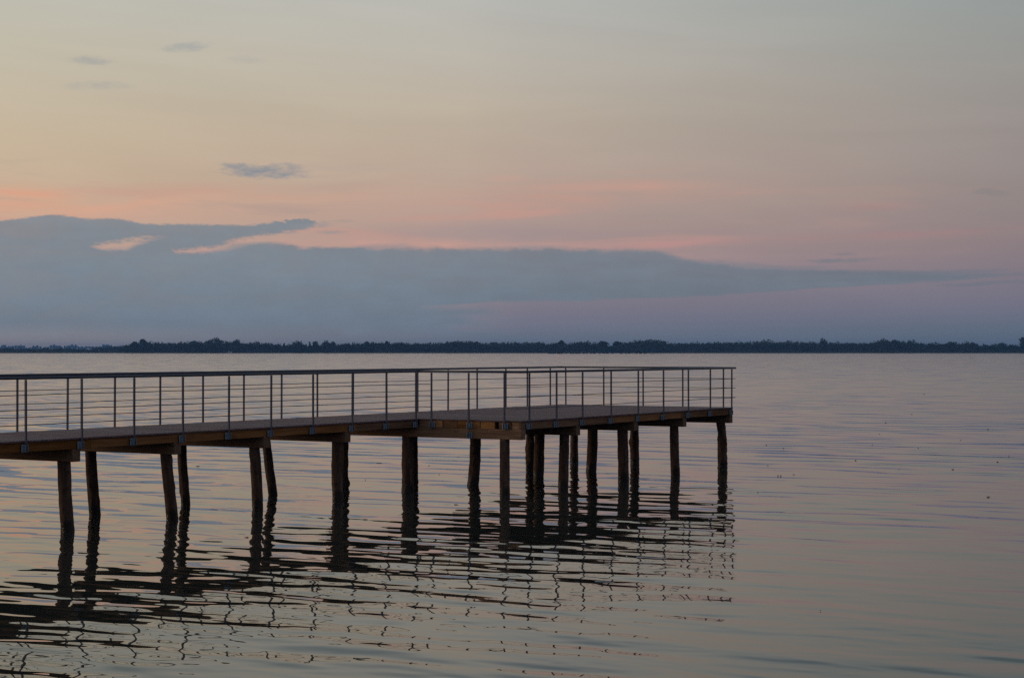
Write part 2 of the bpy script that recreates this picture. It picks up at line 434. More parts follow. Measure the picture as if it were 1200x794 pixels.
# ---------------------------------------------------------------- water
def water_mat():
    m, t, out = new_mat('lake_water')
    pos = t.node('ShaderNodeNewGeometry').outputs['Position']
    x, y, z = t.sep(pos)
    # wind ripples too fine for the mesh: a slope field with long crests, turned the same way as the modelled swell;
    # the open lake is breezier than the sheltered water by the jetty
    ca, sa = math.cos(R(28)), math.sin(R(28))
    along = t.m('ADD', t.m('MULTIPLY', x, ca), t.m('MULTIPLY', y, -sa))
    acr = t.m('ADD', t.m('MULTIPLY', x, sa), t.m('MULTIPLY', y, ca))
    n1 = t.noise(t.comb(t.m('MULTIPLY', along, .3), t.m('MULTIPLY', acr, 1.6), 0.0), 1.0, 3, .6, .2)
    ph = t.noise(t.comb(t.m('MULTIPLY', along, .07), t.m('MULTIPLY', acr, .12), 2.0), 1.0, 2, .5)
    ph2 = t.noise(t.comb(t.m('MULTIPLY', along, .11), t.m('MULTIPLY', acr, .2), 6.0), 1.0, 2, .5)
    s1 = t.m('SINE', t.m('ADD', t.m('MULTIPLY', acr, 4.1), t.m('MULTIPLY', ph, 32.0)))
    s2 = t.m('SINE', t.m('ADD', t.m('MULTIPLY', acr, 2.3), t.m('MULTIPLY', ph2, 26.0)))
    trains = t.m('ADD', t.m('MULTIPLY', s1, t.sm(ph2, .35, .65, .03, .11)), t.m('MULTIPLY', s2, t.sm(ph, .35, .65, .10, .03)))
    n2 = t.noise(t.comb(t.m('MULTIPLY', along, .14), t.m('MULTIPLY', acr, .42), 4.0), 1.0, 2, .5, .2)
    n3 = t.noise(t.comb(t.m('MULTIPLY', along, .9), t.m('MULTIPLY', acr, 1.2), 7.0), 1.0, 2, .5)
    w1 = t.sm(y, 20, 60, W_NEAR, 1.0, 'LINEAR')
    w2 = t.sm(y, 45, 320, 0.0, 1.0)
    sl = t.m('MULTIPLY', t.m('ADD', t.m('ADD', t.m('MULTIPLY', t.m('SUBTRACT', n1, .5), .6), trains), t.m('MULTIPLY', t.m('SUBTRACT', n2, .5), t.m('MULTIPLY', w2, 1.0))), t.m('MULTIPLY', w1, t.m('ADD', W_K, t.m('MULTIPLY', w2, W_KFAR))))
    # short steep faces lean to the near shore, the long backs behind them stay hidden at this low angle
    lean = t.m('MULTIPLY', t.sm(y, 25, 150, 0.0, 1.0, 'LINEAR'), W_LEAN)
    sl = t.m('SUBTRACT', sl, lean)
    cr = t.m('MULTIPLY', t.m('SUBTRACT', n3, .5), t.m('MULTIPLY', w1, W_K * .5))
    sxx = t.m('ADD', t.m('MULTIPLY', sl, sa), t.m('MULTIPLY', cr, ca))
    syy = t.m('SUBTRACT', t.m('MULTIPLY', sl, ca), t.m('MULTIPLY', cr, sa))
    va = t.node('ShaderNodeVectorMath', operation='ADD')
    t.l.new(t.node('ShaderNodeNewGeometry').outputs['Normal'], va.inputs[0])
    t.l.new(t.comb(sxx, syy, 0.0), va.inputs[1])
    vn = t.node('ShaderNodeVectorMath', operation='NORMALIZE'); t.l.new(va.outputs[0], vn.inputs[0])
    rough = t.m('ADD', t.sm(y, 22, 70, .015, .05), t.sm(y, 60, 350, 0.0, W_ROUGH - .05))
    principled(t, out, **{'Base Color': (.032, .034, .028), 'Roughness': rough, 'IOR': 1.33, 'Specular IOR Level': .5, 'Normal': vn.outputs[0]})
    return m
W_NEAR, W_K, W_KFAR, W_ROUGH, W_LEAN = .3, .29, .03, .05, .043

def build_water():
    rows = []
    d = 5.0
    while d < 400:
        rows.append(d)
        d += max(.038 if d > 16 else .12, d * d / (CAMZ * F) * .6)
    while d < 9600:
        rows.append(d); d *= 1.06
    rows.append(9600.0)
    rows = np.array(rows)
    fine = np.linspace(-21, 21, 560)
    ang = np.concatenate([np.linspace(-180, -26, 24), [-23.5, -22], fine, [22, 23.5], np.linspace(26, 180, 24)[:-1]])
    th = np.radians(ang)
    Dd, Th = np.meshgrid(rows, th, indexing='ij')
    X, Y = Dd * np.sin(Th), Dd * np.cos(Th)
    Z = np.zeros_like(X)
    sp = np.maximum(.038, Dd ** 2 / (CAMZ * F) * .6)
    nw = 170
    lam = np.exp(rng.uniform(math.log(.17), math.log(5.5), nw))
    B = 1.3                                     # sharpened crests
    for i in range(nw):
        L = lam[i]
        wgt = math.exp(-((math.log(L) - math.log(.95)) / .8) ** 2)
        sl = W_SLOPE * math.sqrt(2.0) * wgt / math.sqrt(nw * .47)
        dirn = R(28) + rng.normal(0, R(15) if L > .45 else R(24))
        k = 2 * math.pi / L
        fade = np.clip((L / sp[:, 0] - 2.5) / 2.5, 0, 1)
        m = int((fade > 0).sum())
        if m == 0: continue
        ph = k * (X[:m] * math.sin(dirn) + Y[:m] * math.cos(dirn)) + rng.uniform(0, 6.283)
        # wave groups: each train swells and dies away along the surface
        grp = .6 + .8 * np.sin(ph * rng.uniform(.06, .16) + rng.uniform(0, 6.28) + X[:m] * rng.uniform(-.5, .5) / L) ** 2
        Z[:m] += (sl / k) * fade[:m, None] * grp * (np.exp(B * (np.sin(ph) - 1)) - .42) * 1.9
    # calmer and livelier patches
    patch = .75 + .35 * np.sin(X * .11 + .6 * np.sin(Y * .09)) * np.sin(Y * .13 + 1.0 + .5 * np.sin(X * .17))
    edge = np.clip((22 - np.abs(np.degrees(Th))) / 3, 0, 1)
    Z *= patch * edge
    V = np.stack([X, Y, Z], -1).reshape(-1, 3)
    nr, nc = X.shape
    i = np.arange(nr - 1)[:, None]; j = np.arange(nc)[None, :]; j2 = (j + 1) % nc
    Q = np.stack([i * nc + j, i * nc + j2, (i + 1) * nc + j2, (i + 1) * nc + j], -1).reshape(-1, 4)[:, ::-1]
    # close the middle with a small quad fan
    V = np.vstack([V, [[0, 0, 0]]]); c = len(V) - 1
    jj = np.arange(0, nc - (nc % 2), 2)
    Qc = np.stack([np.full_like(jj, c), jj, jj + 1, (jj + 2) % nc], -1)[:, ::-1]
    Q = np.vstack([Q, Qc])
    me = np_mesh('water', V, Q, water_mat(), True)
    # make sure normals point up
    if me.polygons[1000].normal.z < 0: me.flip_normals()
    tag(obj('water', me), kind='structure')
W_SLOPE = .036
build_water()

# ---------------------------------------------------------------- jetty
def t_at(px, p): return p / math.tan(ALPHA - math.atan((px - CX) / F))
T0 = t_at(490, P_NEAR); TE = t_at(858, P_PLAT)
OR = D1 * T0 + D2 * P_NEAR
jet = empty('wooden_jetty', (OR.x, OR.y, 0), math.pi / 2 - ALPHA)
tag(jet, 'L-shaped wooden jetty on round log piles with thin steel railings', 'jetty')
LX = lambda t: t - T0
yN, yP, yB = 0.0, P_PLAT - P_NEAR, P_BACK - P_NEAR
xF, xE = 0.0, LX(TE)
xS = -27.0                      # the walkway runs on out of the frame towards the shore
TH, FH, CH = .036, .165, .225   # deck board, edge beam, cross beam heights
zb = DECK - TH

# deck boards (across)
mb = MB(); x = xS; bw, gap = .14, .007
while x < xE - .02:
    x1 = min(x + bw, xE + .02)
    y0 = (yN if x < xF - .02 else yP) - .03
    if x < xF - .02 and x + bw > xF - .02: x1 = xF - .02 - gap
    j = random.uniform(-.004, .004)
    mb.box(x, x1, y0 + j, yB + .03 + random.uniform(-.004, .004), zb + .002, DECK + random.uniform(-.002, .002), .004)
    x = x1 + gap
mb.build('deck', M_DECK, jet)

# edge beams
def beam(x0, x1, y, w=.06, inside=1, name='edge_beam'):
    b = MB(); x = x0
    while x < x1 - .01:
        L = min(4.1, x1 - x); 
        if x1 - (x + L) < .6: L = x1 - x
        ya, yb_ = (y, y + w) if inside > 0 else (y - w, y)
        b.box(x, x + L - .004, ya, yb_, zb - FH, zb, .004); x += L
    return b.build(name, M_FASCIA, jet)
beam(xS, xF - .02, yN); beam(xF + .0, xE, yP); beam(xS, xE, yB, inside=-1)
for k in range(1, 4): beam(xS, xE - .07, yN + (yB - yN) * k / 4, .08, name='joist')
for yy in (yP + .75, yP + 1.5, yN - .35): beam(xF + .07, xE - .07, yy, .08, name='joist')
# front edge of the platform: short lengths of timber between joist ends
b = MB()
def y_front(px): # local y on the front edge for a pixel column
    th = math.atan((px - CX) / F)
    # ray (sin th, cos th)*r with t = T0
    r = T0 / math.cos(ALPHA - th)
    return r * math.sin(ALPHA - th) - P_NEAR
MF = wood('front_timber', (.17, .07, .022), (.33, .15, .055), (.46, .24, .10), 'y', tint=.42)
segs = [(491, 503.5), (504, 518.5), (519.5, 535.5), (536, 549), (549.5, 562.5), (563, 579.5), (584.5, 599), (599.5, 608.5)]
for i, (p0, p1) in enumerate(segs):
    ya, yb_ = y_front(p1), y_front(p0)
    dx = random.uniform(0, .012)
    b.box(-.004 + dx, .055 + dx, ya, yb_, zb - FH + random.uniform(0, .004), zb, .005)
b.build('edge_beam', MF, jet)
b = MB(); b.box(xE - .06, xE, yP + .065, yB - .065, zb - FH, zb, .005); b.build('edge_beam', MF, jet)

# cross beams (caps) on the pile rows
zc = zb - FH - .003
caps = []
for px in (94, 212, 316, 410.5): caps.append((LX(t_at(px, P_NEAR)) - .1, yN, True))
d0 = caps[1][0] - caps[0][0]
for k in range(1, 4): caps.append((caps[0][0] - d0 * k, yN, True))
plat_caps = [.1, LX(t_at(679.5, P_PLAT)) - .1, LX(t_at(747, P_PLAT)) - .1, LX(t_at(804, P_PLAT)) - .1, xE - .1]
for cxx in plat_caps: caps.append((cxx, yP, False))
for i, (cxx, y0, wk) in enumerate(caps):
    b = MB(); front = (not wk) and abs(cxx - .1) < 1e-6
    b.box(cxx - .1 - (.004 if front else 0), cxx + .1, y0 - .012, yB - .05, zc - CH, zc, .006)
    o = b.build('cross_beam', MF if front else M_CAP, jet)

# piles
def ground(px, py):
    dd = CAMZ * F / (py - YH); return Vector(((px - CX) / F * dd, dd, 0))
def loc(P):
    q = P - OR; return Vector((q.dot(D1), q.dot(D2), 0))
def x_on_row(px, yl): return LX(t_at(px, P_NEAR + yl))
def y_on_cap(px, xl):
    th = math.atan((px - CX) / F); r = (T0 + xl) / math.cos(ALPHA - th)
    return r * math.sin(ALPHA - th) - P_NEAR
pile_n = [0]
def pile(xt, yt, xb, yb_, r=.125, seed=0, gnarl=.5):
    rs = random.Random(seed * 13 + 5); b = MB()
    zt, zl = zc - CH + .01, -1.6
    n, seg = 44, 20
    pts_top = Vector((xt, yt, zt)); pts_w = Vector((xb, yb_, 0))
    dirv = (pts_w - pts_top) / zt
    n0 = len(b.v)
    bx, by = rs.uniform(-.03, .03) * gnarl, rs.uniform(-.03, .03) * gnarl
    for i in range(n):
        u = i / (n - 1); z = zt + (zl - zt) * u
        c = pts_top + dirv * (zt - z); c.z = z
        s_ = math.sin(min(max((zt - z) / zt, 0), 1) * math.pi)
        c.x += bx * s_; c.y += by * s_
        rr = r * (1.0 - .10 * (1 - u) + .0)
        for j in range(seg):
            a = 2 * math.pi * j / seg
            q = Vector((math.cos(a) * 1.1, math.sin(a) * 1.1, z * 2.2 + seed * 7.7))
            k = 1 + .17 * gnarl * mnoise.noise(q * 1.7) + .15 * gnarl * mnoise.noise(q * 4.1 + Vector((3, 1, 9)))
            kn = mnoise.noise(Vector((math.cos(a) * 1.6, math.sin(a) * 1.6, z * 3.6 + seed * 3.1)))
            if kn > .45: k += (kn - .45) * 1.3 * gnarl
            low = max(0, min(1, (.45 - z) / .4))
            k += .06 * low * gnarl * mnoise.noise(q * 9.0)
            b.v.append((c.x + math.cos(a) * rr * k, c.y + math.sin(a) * rr * k, z))
    for i in range(n - 1):
        for j in range(seg):
            q = (j + 1) % seg
            b.f.append((n0 + i * seg + j, n0 + (i + 1) * seg + j, n0 + (i + 1) * seg + q, n0 + i * seg + q))
    b.f.append(tuple(n0 + j for j in range(seg)))
    return b.build('pile', M_PILE, jet, True)

ZTOP = zc - CH
def px_top_fix(px): return px
IN = .27
C = {i: c[0] for i, c in enumerate(caps)}
# (cap x, near pile px top, px water, radius, gnarl)
def add(capx, px_t, px_w, r, g, seed):
    yt = y_on_cap(px_t, capx); yw = y_on_cap(px_w, capx)
    # lean is split between the two directions so that piles rise to the beam above
    pile(capx, yt, x_on_row(px_w, yt) * .6 + capx * .4, yt * .6 + yw * .4, r, seed, g) if False else None
    xb = x_on_row(px_w, yt)
    if abs(xb - capx) > .6: xb, yw2 = capx, yw
    else: yw2 = yt
    return pile(capx, yt, xb, yw2, r, seed, g)
w94, w212, w316, w410 = [c[0] for c in caps[:4]]
f0, f1, f2, f3, f4 = plat_caps
add(w94, 75.2, 79.5, .128, .45, 1); 
pile(w94, 2.5, w94 + .02, 2.55, .12, 2, .5)
add(w212, 194.3, 202.5, .122, .45, 3); add(w212, 106.3, 111.8, .122, .4, 4)
add(w316, 298.2, 302, .122, .4, 5); add(w316, 213, 218, .108, .6, 6)
add(w410, 395.2, 396, .128, .4, 7); add(w410, 311.5, 320, .11, .5, 8)
add(f0, 591.5, 591.5, .122, .35, 9); add(f0, 477.6, 477.8, .145, .7, 10); add(f0, 403.5, 403.2, .115, .7, 11)
add(f1, 661.5, 660, .128, .4, 12); add(f1, 557.6, 554.6, .148, .7, 13); add(f1, 484, 485, .12, .8, 14)
add(f2, 729.5, 730.6, .145, .35, 15); add(f2, 632.5, 631, .145, .5, 16); add(f2, 557, 555, .11, .5, 17)
add(f3, 790, 791.5, .128, .35, 18); add(f3, 694.5, 692.7, .15, .4, 19); add(f3, 621, 620.5, .125, 1.2, 20)
add(f4, 845, 846.5, .135, 1.25, 21); add(f4, 743.5, 744, .135, .9, 22); add(f4, 673, 673, .125, .7, 23)
for k in (4, 5, 6):
    cx_ = caps[k][0]
    pile(cx_, .3, cx_ + .05, .28, .125, 30 + k, .5); pile(cx_, 2.1, cx_ - .05, 2.12, .12, 40 + k, .5)

# railings
RH = 1.085
post_me = MB(); post_me.box(-.018, .018, -.018, .018, -.17, RH - .03, .004); post_me = post_me.mesh('post', M_RAIL)
pl = MB()
pl.box(-.075, .075, .024, .034, -.205, -.065, .003)      # back plate against the beam
pl.box(-.034, -.022, -.03, .024, -.195, -.07, .002); pl.box(.022, .034, -.03, .024, -.195, -.07, .002)
for bx_ in (-.05, .05):
    for bz in (-.18, -.09): pl.tube([(bx_, .025, bz), (bx_, .012, bz)], .009, 6)
bracket_me = pl.mesh('bracket', M_PLATE)
OFF = .062
def railing(path, post_list, rod_segs, label=None):
    """path: handrail polyline (local xy); post_list: (x, y, outward angle); rod_segs: polylines for the rods"""
    h = MB()
    z = DECK + RH
    for a, b_ in zip(path[:-1], path[1:]):
        h.tube([(a[0], a[1], z), (b_[0], b_[1], z)], .028, 10)
    ro = h.build('railing', M_RAIL, jet, True)
    if label: ro['label'] = label
    for (x_, y_, ang) in post_list:
        p = obj('post', post_me, ro, (x_, y_, DECK)); p.rotation_euler = (random.uniform(-.004, .004), random.uniform(-.004, .004), ang)
        q = obj('bracket', bracket_me, ro, (x_, y_, DECK)); q.rotation_euler = (0, 0, ang)
    for k, hh in enumerate((.27, .53, .79)):
        for sgm in rod_segs:
            r_ = MB(); pts = []
            for a, b_ in zip(sgm[:-1], sgm[1:]):
                n = max(1, int(math.dist(a, b_) / .7))
                for i in range(n):
                    u = i / n; pts.append((a[0] + (b_[0] - a[0]) * u, a[1] + (b_[1] - a[1]) * u, DECK + hh + random.uniform(-.004, .004)))
            pts.append((sgm[-1][0], sgm[-1][1], DECK + hh))
            r_.tube(pts, .0085, 6)
            r_.build('rod', M_RAIL, ro, True)
    return ro

yNr, yPr, yBr, xEr, xFr = yN - OFF, yP - OFF, yB + OFF, xE + OFF, xF - OFF
# near side of the walkway
pxs = [27.5, 93, 154.4, 211.6, 265.5, 315, 364.2, 410.3, 450.2, 484.8]
xs = [LX(t_at(p, P_NEAR)) for p in pxs]; st = xs[1] - xs[0]
xs = [xs[0] - st * k for k in range(8, 0, -1)] + xs
railing([(xS, yNr), (xFr + .02, yNr)], [(v, yNr, 0) for v in xs], [[(xS, yNr), (xFr, yNr)]])
# front edge of the platform
fy = [y_front(p) for p in (507.4, 551, 592.8)]
fr = railing([(xFr, yNr), (xFr, yPr)], [(xFr, v, -math.pi / 2) for v in fy], [[(xFr, yNr), (xFr, fy[0])], [(xFr, fy[2]), (xFr, yPr)]], 'front railing with an open gap between its posts')
q = obj('bracket', bracket_me, fr, (xFr, fy[1] - .002, DECK - .22)); q.rotation_euler = (0, 0, -math.pi / 2)
b = MB(); b.box(xFr - .011, xFr + .011, fy[1] - .013, fy[1] + .009, DECK - .40, DECK - .171, .003); b.build('post', M_RAIL, fr)
# long side of the platform
pxs = [617.6, 649.5, 680, 713.5, 745.4, 775, 804.3, 830, 855]
xs = [LX(t_at(p, P_PLAT)) for p in pxs]
railing([(xFr, yPr), (xEr + .02, yPr)], [(v, yPr, 0) for v in xs], [[(xFr, yPr), (xEr + .02, yPr)]])
# end
ye = []
for p in (663.1, 707.5, 753.7, 800.1, 847.7):
    ye.append(y_on_cap(p, xE + OFF))
railing([(xEr, yPr), (xEr, yBr)], [(xEr, v, math.pi / 2) for v in ye], [[(xEr, yPr), (xEr, yBr)]])
# back
pxs = [20.4, 79.2, 134.6, 187.8, 238, 285.8, 330, 372, 413.8, 453.2, 489.5, 525.1, 559.2, 592.8, 618, 644.9]
xs = [LX(t_at(p, P_BACK + OFF)) for p in pxs]; st = xs[1] - xs[0]
xs = [xs[0] - st * k for k in range(6, 0, -1)] + xs
railing([(xS, yBr), (xEr, yBr)], [(v, yBr, math.pi) for v in xs], [[(xS, yBr), (xEr, yBr)]])

# ---------------------------------------------------------------- far shore
DS = 2790.0
PXM = DS / F     # metres per photo pixel at the shore
def foliage(name, c1, c2):
    m, t, out = new_mat(name)
    n = t.noise(t.node('ShaderNodeNewGeometry').outputs['Position'], .16, 3)
    isl = t.node('ShaderNodeNewGeometry').outputs['Random Per Island']
    c = t.ramp(t.m('ADD', t.m('MULTIPLY', n, .7), t.m('MULTIPLY', isl, .3)), [(.3, c1 + (1,)), (.7, c2 + (1,))])
    principled(t, out, **{'Base Color': c, 'Roughness': .7, 'Specular IOR Level': .2})
    return m
M_LEAF = foliage('dark_foliage', (.02, .035, .012), (.06, .085, .03))
M_REED = foliage('reeds', (.05, .065, .028), (.09, .10, .05))
def bark():
    m, t, out = new_mat('bark'); n = t.noise(objco(t), 3.0, 4)
    c = t.ramp(n, [(.3, (.04, .03, .02, 1)), (.7, (.1, .08, .06, 1))]); principled(t, out, **{'Base Color': c, 'Roughness': .9}); return m
M_BARK = bark()

def land():
    xs = np.linspace(-4200, 4200, 280); ys = np.array([-14, -6, 0, 4, 12, 40, 150, 500, 1200, 3300, 6700.])
    hs = np.array([-1.4, -.5, .15, .5, .8, 1.2, 1.6, 2.5, 3.5, 6, 14.])
    V = []; 
    for j, yy in enumerate(ys):
        for x_ in xs:
            wig = 10 * math.sin(x_ * .011) + 6 * math.sin(x_ * .037 + 1)
            V.append((x_, DS + 8 + yy + wig * (1 if yy < 200 else .2) - (x_ > 0) * x_ * .02, hs[j] + (.3 * math.sin(x_ * .05 + yy) if hs[j] > 1 else 0)))
    nx = len(xs); Q = np.array([[j * nx + i, j * nx + i + 1, (j + 1) * nx + i + 1, (j + 1) * nx + i] for j in range(len(ys) - 1) for i in range(nx - 1)])
    m, t, out = new_mat('shore_grass'); n = t.noise(t.node('ShaderNodeNewGeometry').outputs['Position'], .05, 5)
    principled(t, out, **{'Base Color': t.ramp(n, [(.3, (.04, .045, .02, 1)), (.7, (.08, .08, .04, 1))]), 'Roughness': .9})
    tag(obj('far_shore_ground', np_mesh('far_shore_ground', np.array(V), Q, m, True)), kind='structure')
land()

def leaves(rs, n, lobes, size):
    """leaf clumps scattered through a set of ellipsoid lobes (cx,cy,cz,rx,ry,rz)"""
    lob = np.array(lobes); wv = lob[:, 3] * lob[:, 4] * lob[:, 5]; wv = wv / wv.sum()
    k = rs.choice(len(lob), n, p=wv)
    d = rs.normal(size=(n, 3)); d /= np.linalg.norm(d, axis=1)[:, None]
    r = rs.uniform(.25, 1.05, n) ** .5
    c = lob[k, :3] + d * r[:, None] * lob[k, 3:]
    a = rs.normal(size=(n, 3)); a /= np.linalg.norm(a, axis=1)[:, None]
    b = np.cross(a, rs.normal(size=(n, 3))); b /= np.linalg.norm(b, axis=1)[:, None]
    s = size * rs.uniform(.5, 1.2, n)[:, None]
    V = np.stack([c - a * s - b * s * .6, c + a * s - b * s * .6, c + a * s * .8 + b * s * .7, c - a * s * .9 + b * s * .6], 1)
    V += rs.normal(0, .12, V.shape) * size
    return V.reshape(-1, 3)

def crown_lobes(rs, h, w, kind):
    L = []
    if kind == 'round':
        n = 9
        for i in range(n):
            a = rs.uniform(0, 6.28); q = rs.uniform(0, .5) * w
            z = rs.uniform(.3, .85) * h
            s = (.30 + .1 * rs.uniform()) * w * (1.0 if z < .65 * h else .72)
            L.append((math.cos(a) * q * .6, math.sin(a) * q * .6, z, s, s, min(s * .8, h - z)))
        L.append((0, 0, h * .82, w * .26, w * .26, h * .18))
    elif kind == 'umbrella':
        for i in range(9):
            a = rs.uniform(0, 6.28); q = rs.uniform(.1, .42) * w
            z = h * rs.uniform(.78, .9) - q * .18
            L.append((math.cos(a) * q, math.sin(a) * q * .6, z, w * .2, w * .2, h * .09))
        L.append((0, 0, h * .92, w * .25, w * .22, h * .08))
        for i in range(3): L.append((rs.uniform(-.3, .3) * w, 0, h * rs.uniform(.3, .55), w * .3, w * .3, h * .2))
    elif kind == 'spire':
        for i in range(7):
            u = i / 6; s = w * .5 * (1 - u * .8)
            L.append((rs.normal(0, .05) * w, 0, h * (.15 + .78 * u), s, s, h * .1))
    elif kind == 'flat':
        for i in range(14):
            q = rs.uniform(-.42, .42) * w
            z = h * (.82 - .5 * (q / w) ** 2 * 1.2 + rs.uniform(-.05, .03))
            L.append((q, rs.normal(0, .15) * w * .4, z, w * .14, w * .12, h * .16))
        for i in range(8): L.append((rs.uniform(-.42, .42) * w, 0, h * rs.uniform(.15, .5), w * .15, w * .12, h * .22))
    return L

def quads(V): return np.arange(len(V)).reshape(-1, 4)

skyline = [(-700, 402), (-200, 401), (-100, 403), (120, 408), (140, 406.5), (152, 403.5), (165, 401), (185, 401.2), (200, 400.8), (214, 401.6), (240, 399.8), (262, 400), (270, 401), (290, 401.3), (310, 401.3), (318, 402.4), (327, 403.8), (333, 405.5), (339, 403.5), (358, 403.8), (362, 404.2), (374, 404), (390, 401.5), (400, 402.6), (430, 401.6), (470, 401.4), (500, 401.8), (525, 401.2), (540, 400), (560, 400.8), (600, 401), (640, 401.2), (665, 401.4), (690, 400.2), (706, 400.4), (712, 404.2), (717, 405.5), (722, 401.5), (745, 399.4), (757, 398.8), (775, 400), (786, 402), (800, 402), (830, 401.4), (880, 400.6), (905, 399.8), (930, 400.4), (950, 401.2), (980, 401.4), (1005, 401.6), (1020, 400.6), (1034, 399), (1055, 399.2), (1075, 400.8), (1085, 402), (1110, 401.6), (1138, 402), (1147, 404), (1190, 404.4), (1300, 402), (1900, 402)]
sx, sy = zip(*skyline)
def sky_h(px): return float(np.interp(px, sx, sy))
BASE = 413.9
rs = np.random.default_rng(5)
def at_shore(px, back=0.0):
    d = DS + 45 + back
    return (px - CX) / F * d, d

# the wood along the far shore, read as one dark mass
VV = []
for row, back in enumerate((0, 18, 40, 70)):
    px = 146.0 + row * 1.7 if row else 143.0
    rng_px = list(np.arange(px, 1225, 4.3)) + list(np.arange(-420, -20, 9.0)) + list(np.arange(1230, 1700, 8.0))
    for p in rng_px:
        p = p + rs.normal(0, .8)
        x_, y_ = at_shore(p, back)
        sc_ = y_ / F
        hpx = BASE - sky_h(p) + (-1.2 + .5 * row * .4) + rs.normal(0, .8) + (rs.uniform() < .07) * rs.uniform(.8, 2.0)
        if 118 < p < 150: hpx = min(hpx, 9)
        hpx += (1.0 * mnoise.noise(Vector((p * .055, 3.3, 0))) + .8 * mnoise.noise(Vector((p * .16, 9.1, row * .3)))) * (1 if not 400 < p < 620 else .5)
        if 708.5 < p < 721: hpx = min(hpx, 8.0)
        h = max(3.5, hpx * sc_); w_ = h * rs.uniform(.55, .85)
        n = 130 if -20 < p < 1230 else 50
        lob = crown_lobes(rs, h, w_, 'round') + [(rs.uniform(-2, 2), 0, h * .22, w_ * .45, w_ * .4, h * .22)]
        V = leaves(rs, n, lob, 1.15 if n == 130 else 2.0)
        V += np.array([x_, y_, .6]); V[:, 2] = np.maximum(V[:, 2], .2)
        VV.append(V)
VV = np.vstack(VV)
tag(obj('shore_woodland', np_mesh('shore_woodland', VV, quads(VV), M_LEAF)), 'dark band of woodland stretching along the far lake shore', 'woodland', kind='stuff')

# paler wood much farther off at the left, with scrub in front
VV = []
for p in list(np.arange(-260, 172, 3.2)) + list(np.arange(-260, 172, 4.1)):
    d = 8800 + rs.uniform(-200, 300); x_ = (p - CX) / F * d
    hpx = 8.2 + 1.2 * math.sin(p * .11) + .9 * math.sin(p * .31 + 1) + rs.normal(0, .5)
    if 84 < p < 97: hpx += 1.3
    if 36 < p < 50: hpx += .8
    h = (hpx - 2.7) * d / F + 3.24 - 12.5; w_ = h * rs.uniform(.55, .9)
    V = leaves(rs, 90, crown_lobes(rs, h, w_, 'round'), 3.2); V += np.array([x_, d, 12.5]); VV.append(V)
VV = np.vstack(VV)
tag(obj('distant_woodland', np_mesh('distant_woodland', VV, quads(VV), M_LEAF)), 'pale blue hazy woodland far behind the left end of the shore', 'woodland', kind='stuff')
VV = []
for p in list(np.arange(-300, 160, 3.0)):
    d = 3350 + rs.uniform(-150, 200); x_ = (p - CX) / F * d
    hpx = 4.2 + .9 * math.sin(p * .09 + 2) + 1.2 * max(0, math.sin(p * .045 + .4)) ** 3 + rs.normal(0, .5)
    if p > 105: hpx += 1.6
    h = max(3, hpx * d / F); w_ = h * rs.uniform(.9, 1.5)
    V = leaves(rs, 70, crown_lobes(rs, h, w_, 'round') + [(0, 0, h * .25, w_ * .5, w_ * .4, h * .25)], 1.5); V += np.array([x_, d, 1.0]); VV.append(V)
VV = np.vstack(VV)
tag(obj('shore_scrub', np_mesh('shore_scrub', VV, quads(VV), M_LEAF)), 'low dark scrub along the left end of the far shore', 'scrub', kind='stuff')

# reeds fringing the shore
VV = []
for p in np.arange(-420, 1700, 1.3):
    d = DS + 14 + rs.uniform(-4, 14) + 5; x_ = (p - CX) / F * d
    wig = 10 * math.sin(x_ * .011) + 6 * math.sin(x_ * .037 + 1) - (x_ > 0) * x_ * .02
    h = 2.6 + 1.6 * (.5 + .5 * math.sin(p * .023 + 1)) + rs.uniform(-.6, .6) + (1.2 if p > 830 else 0)
    V = leaves(rs, 16, [(0, 0, h * .45, 1.6, 1.5, h * .5)], .8); V += np.array([x_, d + wig + 8, .2]); VV.append(V)
VV = np.vstack(VV)
tag(obj('reed_belt', np_mesh('reed_belt', VV, quads(VV), M_REED)), 'low belt of reeds along the water edge below the far woodland', 'reeds', kind='stuff')

# trees that stand out of the wood
def tree(px, top, wpx, kind, label, seed, back=-12.0, leaf=1.0, n=950):
    r_ = np.random.default_rng(seed)
    x_, y_ = at_shore(px, back); s = y_ / F
    h = (BASE - top) * s; w_ = wpx * s
    root = empty('shore_tree', (x_, y_, .5)); tag(root, label, 'tree', 'trees standing out of the far wood')
    lob = crown_lobes(r_, h, w_, kind)
    V = leaves(r_, n, lob, leaf)
    V[:, 2] = np.clip(V[:, 2], .3, h * 1.02)
    obj('crown', np_mesh('crown', V, quads(V), M_LEAF), root)
    b = MB()
    tr = .018 * h + .12
    b.tube([(0, 0, -.6), (.1, 0, h * .25), (-.1, .1, h * .5), (.1, 0, h * .8)], [tr * 1.5, tr, tr * .75, tr * .3], 8)
    for k in range(5):
        a = r_.uniform(0, 6.28); z0 = h * r_.uniform(.3, .6)
        L = w_ * r_.uniform(.25, .4)
        b.tube([(0, 0, z0), (math.cos(a) * L * .5, math.sin(a) * L * .5, z0 + h * .12), (math.cos(a) * L, math.sin(a) * L, z0 + h * .22)], [tr * .5, tr * .35, tr * .12], 6)
    b.build('trunk', M_BARK, root, True)
tree(167.5, 397.2, 15, 'round', 'round-headed tree at the left end of the dark shore wood', 101)
tree(158, 400.6, 12, 'round', 'lower bushy tree just left of the round-headed tree ending the wood', 102)
tree(253, 395.8, 21, 'umbrella', 'tall umbrella-topped tree above the white huts on the far shore', 103)
tree(278, 398.0, 15, 'round', 'broad tree just right of the umbrella-topped tree', 104)
tree(228, 399.2, 13, 'round', 'small-headed tree a little left of the umbrella-topped tree', 105)
tree(333, 402.2, 4.5, 'spire', 'thin pointed tree in the gap left of two broad domed trees', 106)
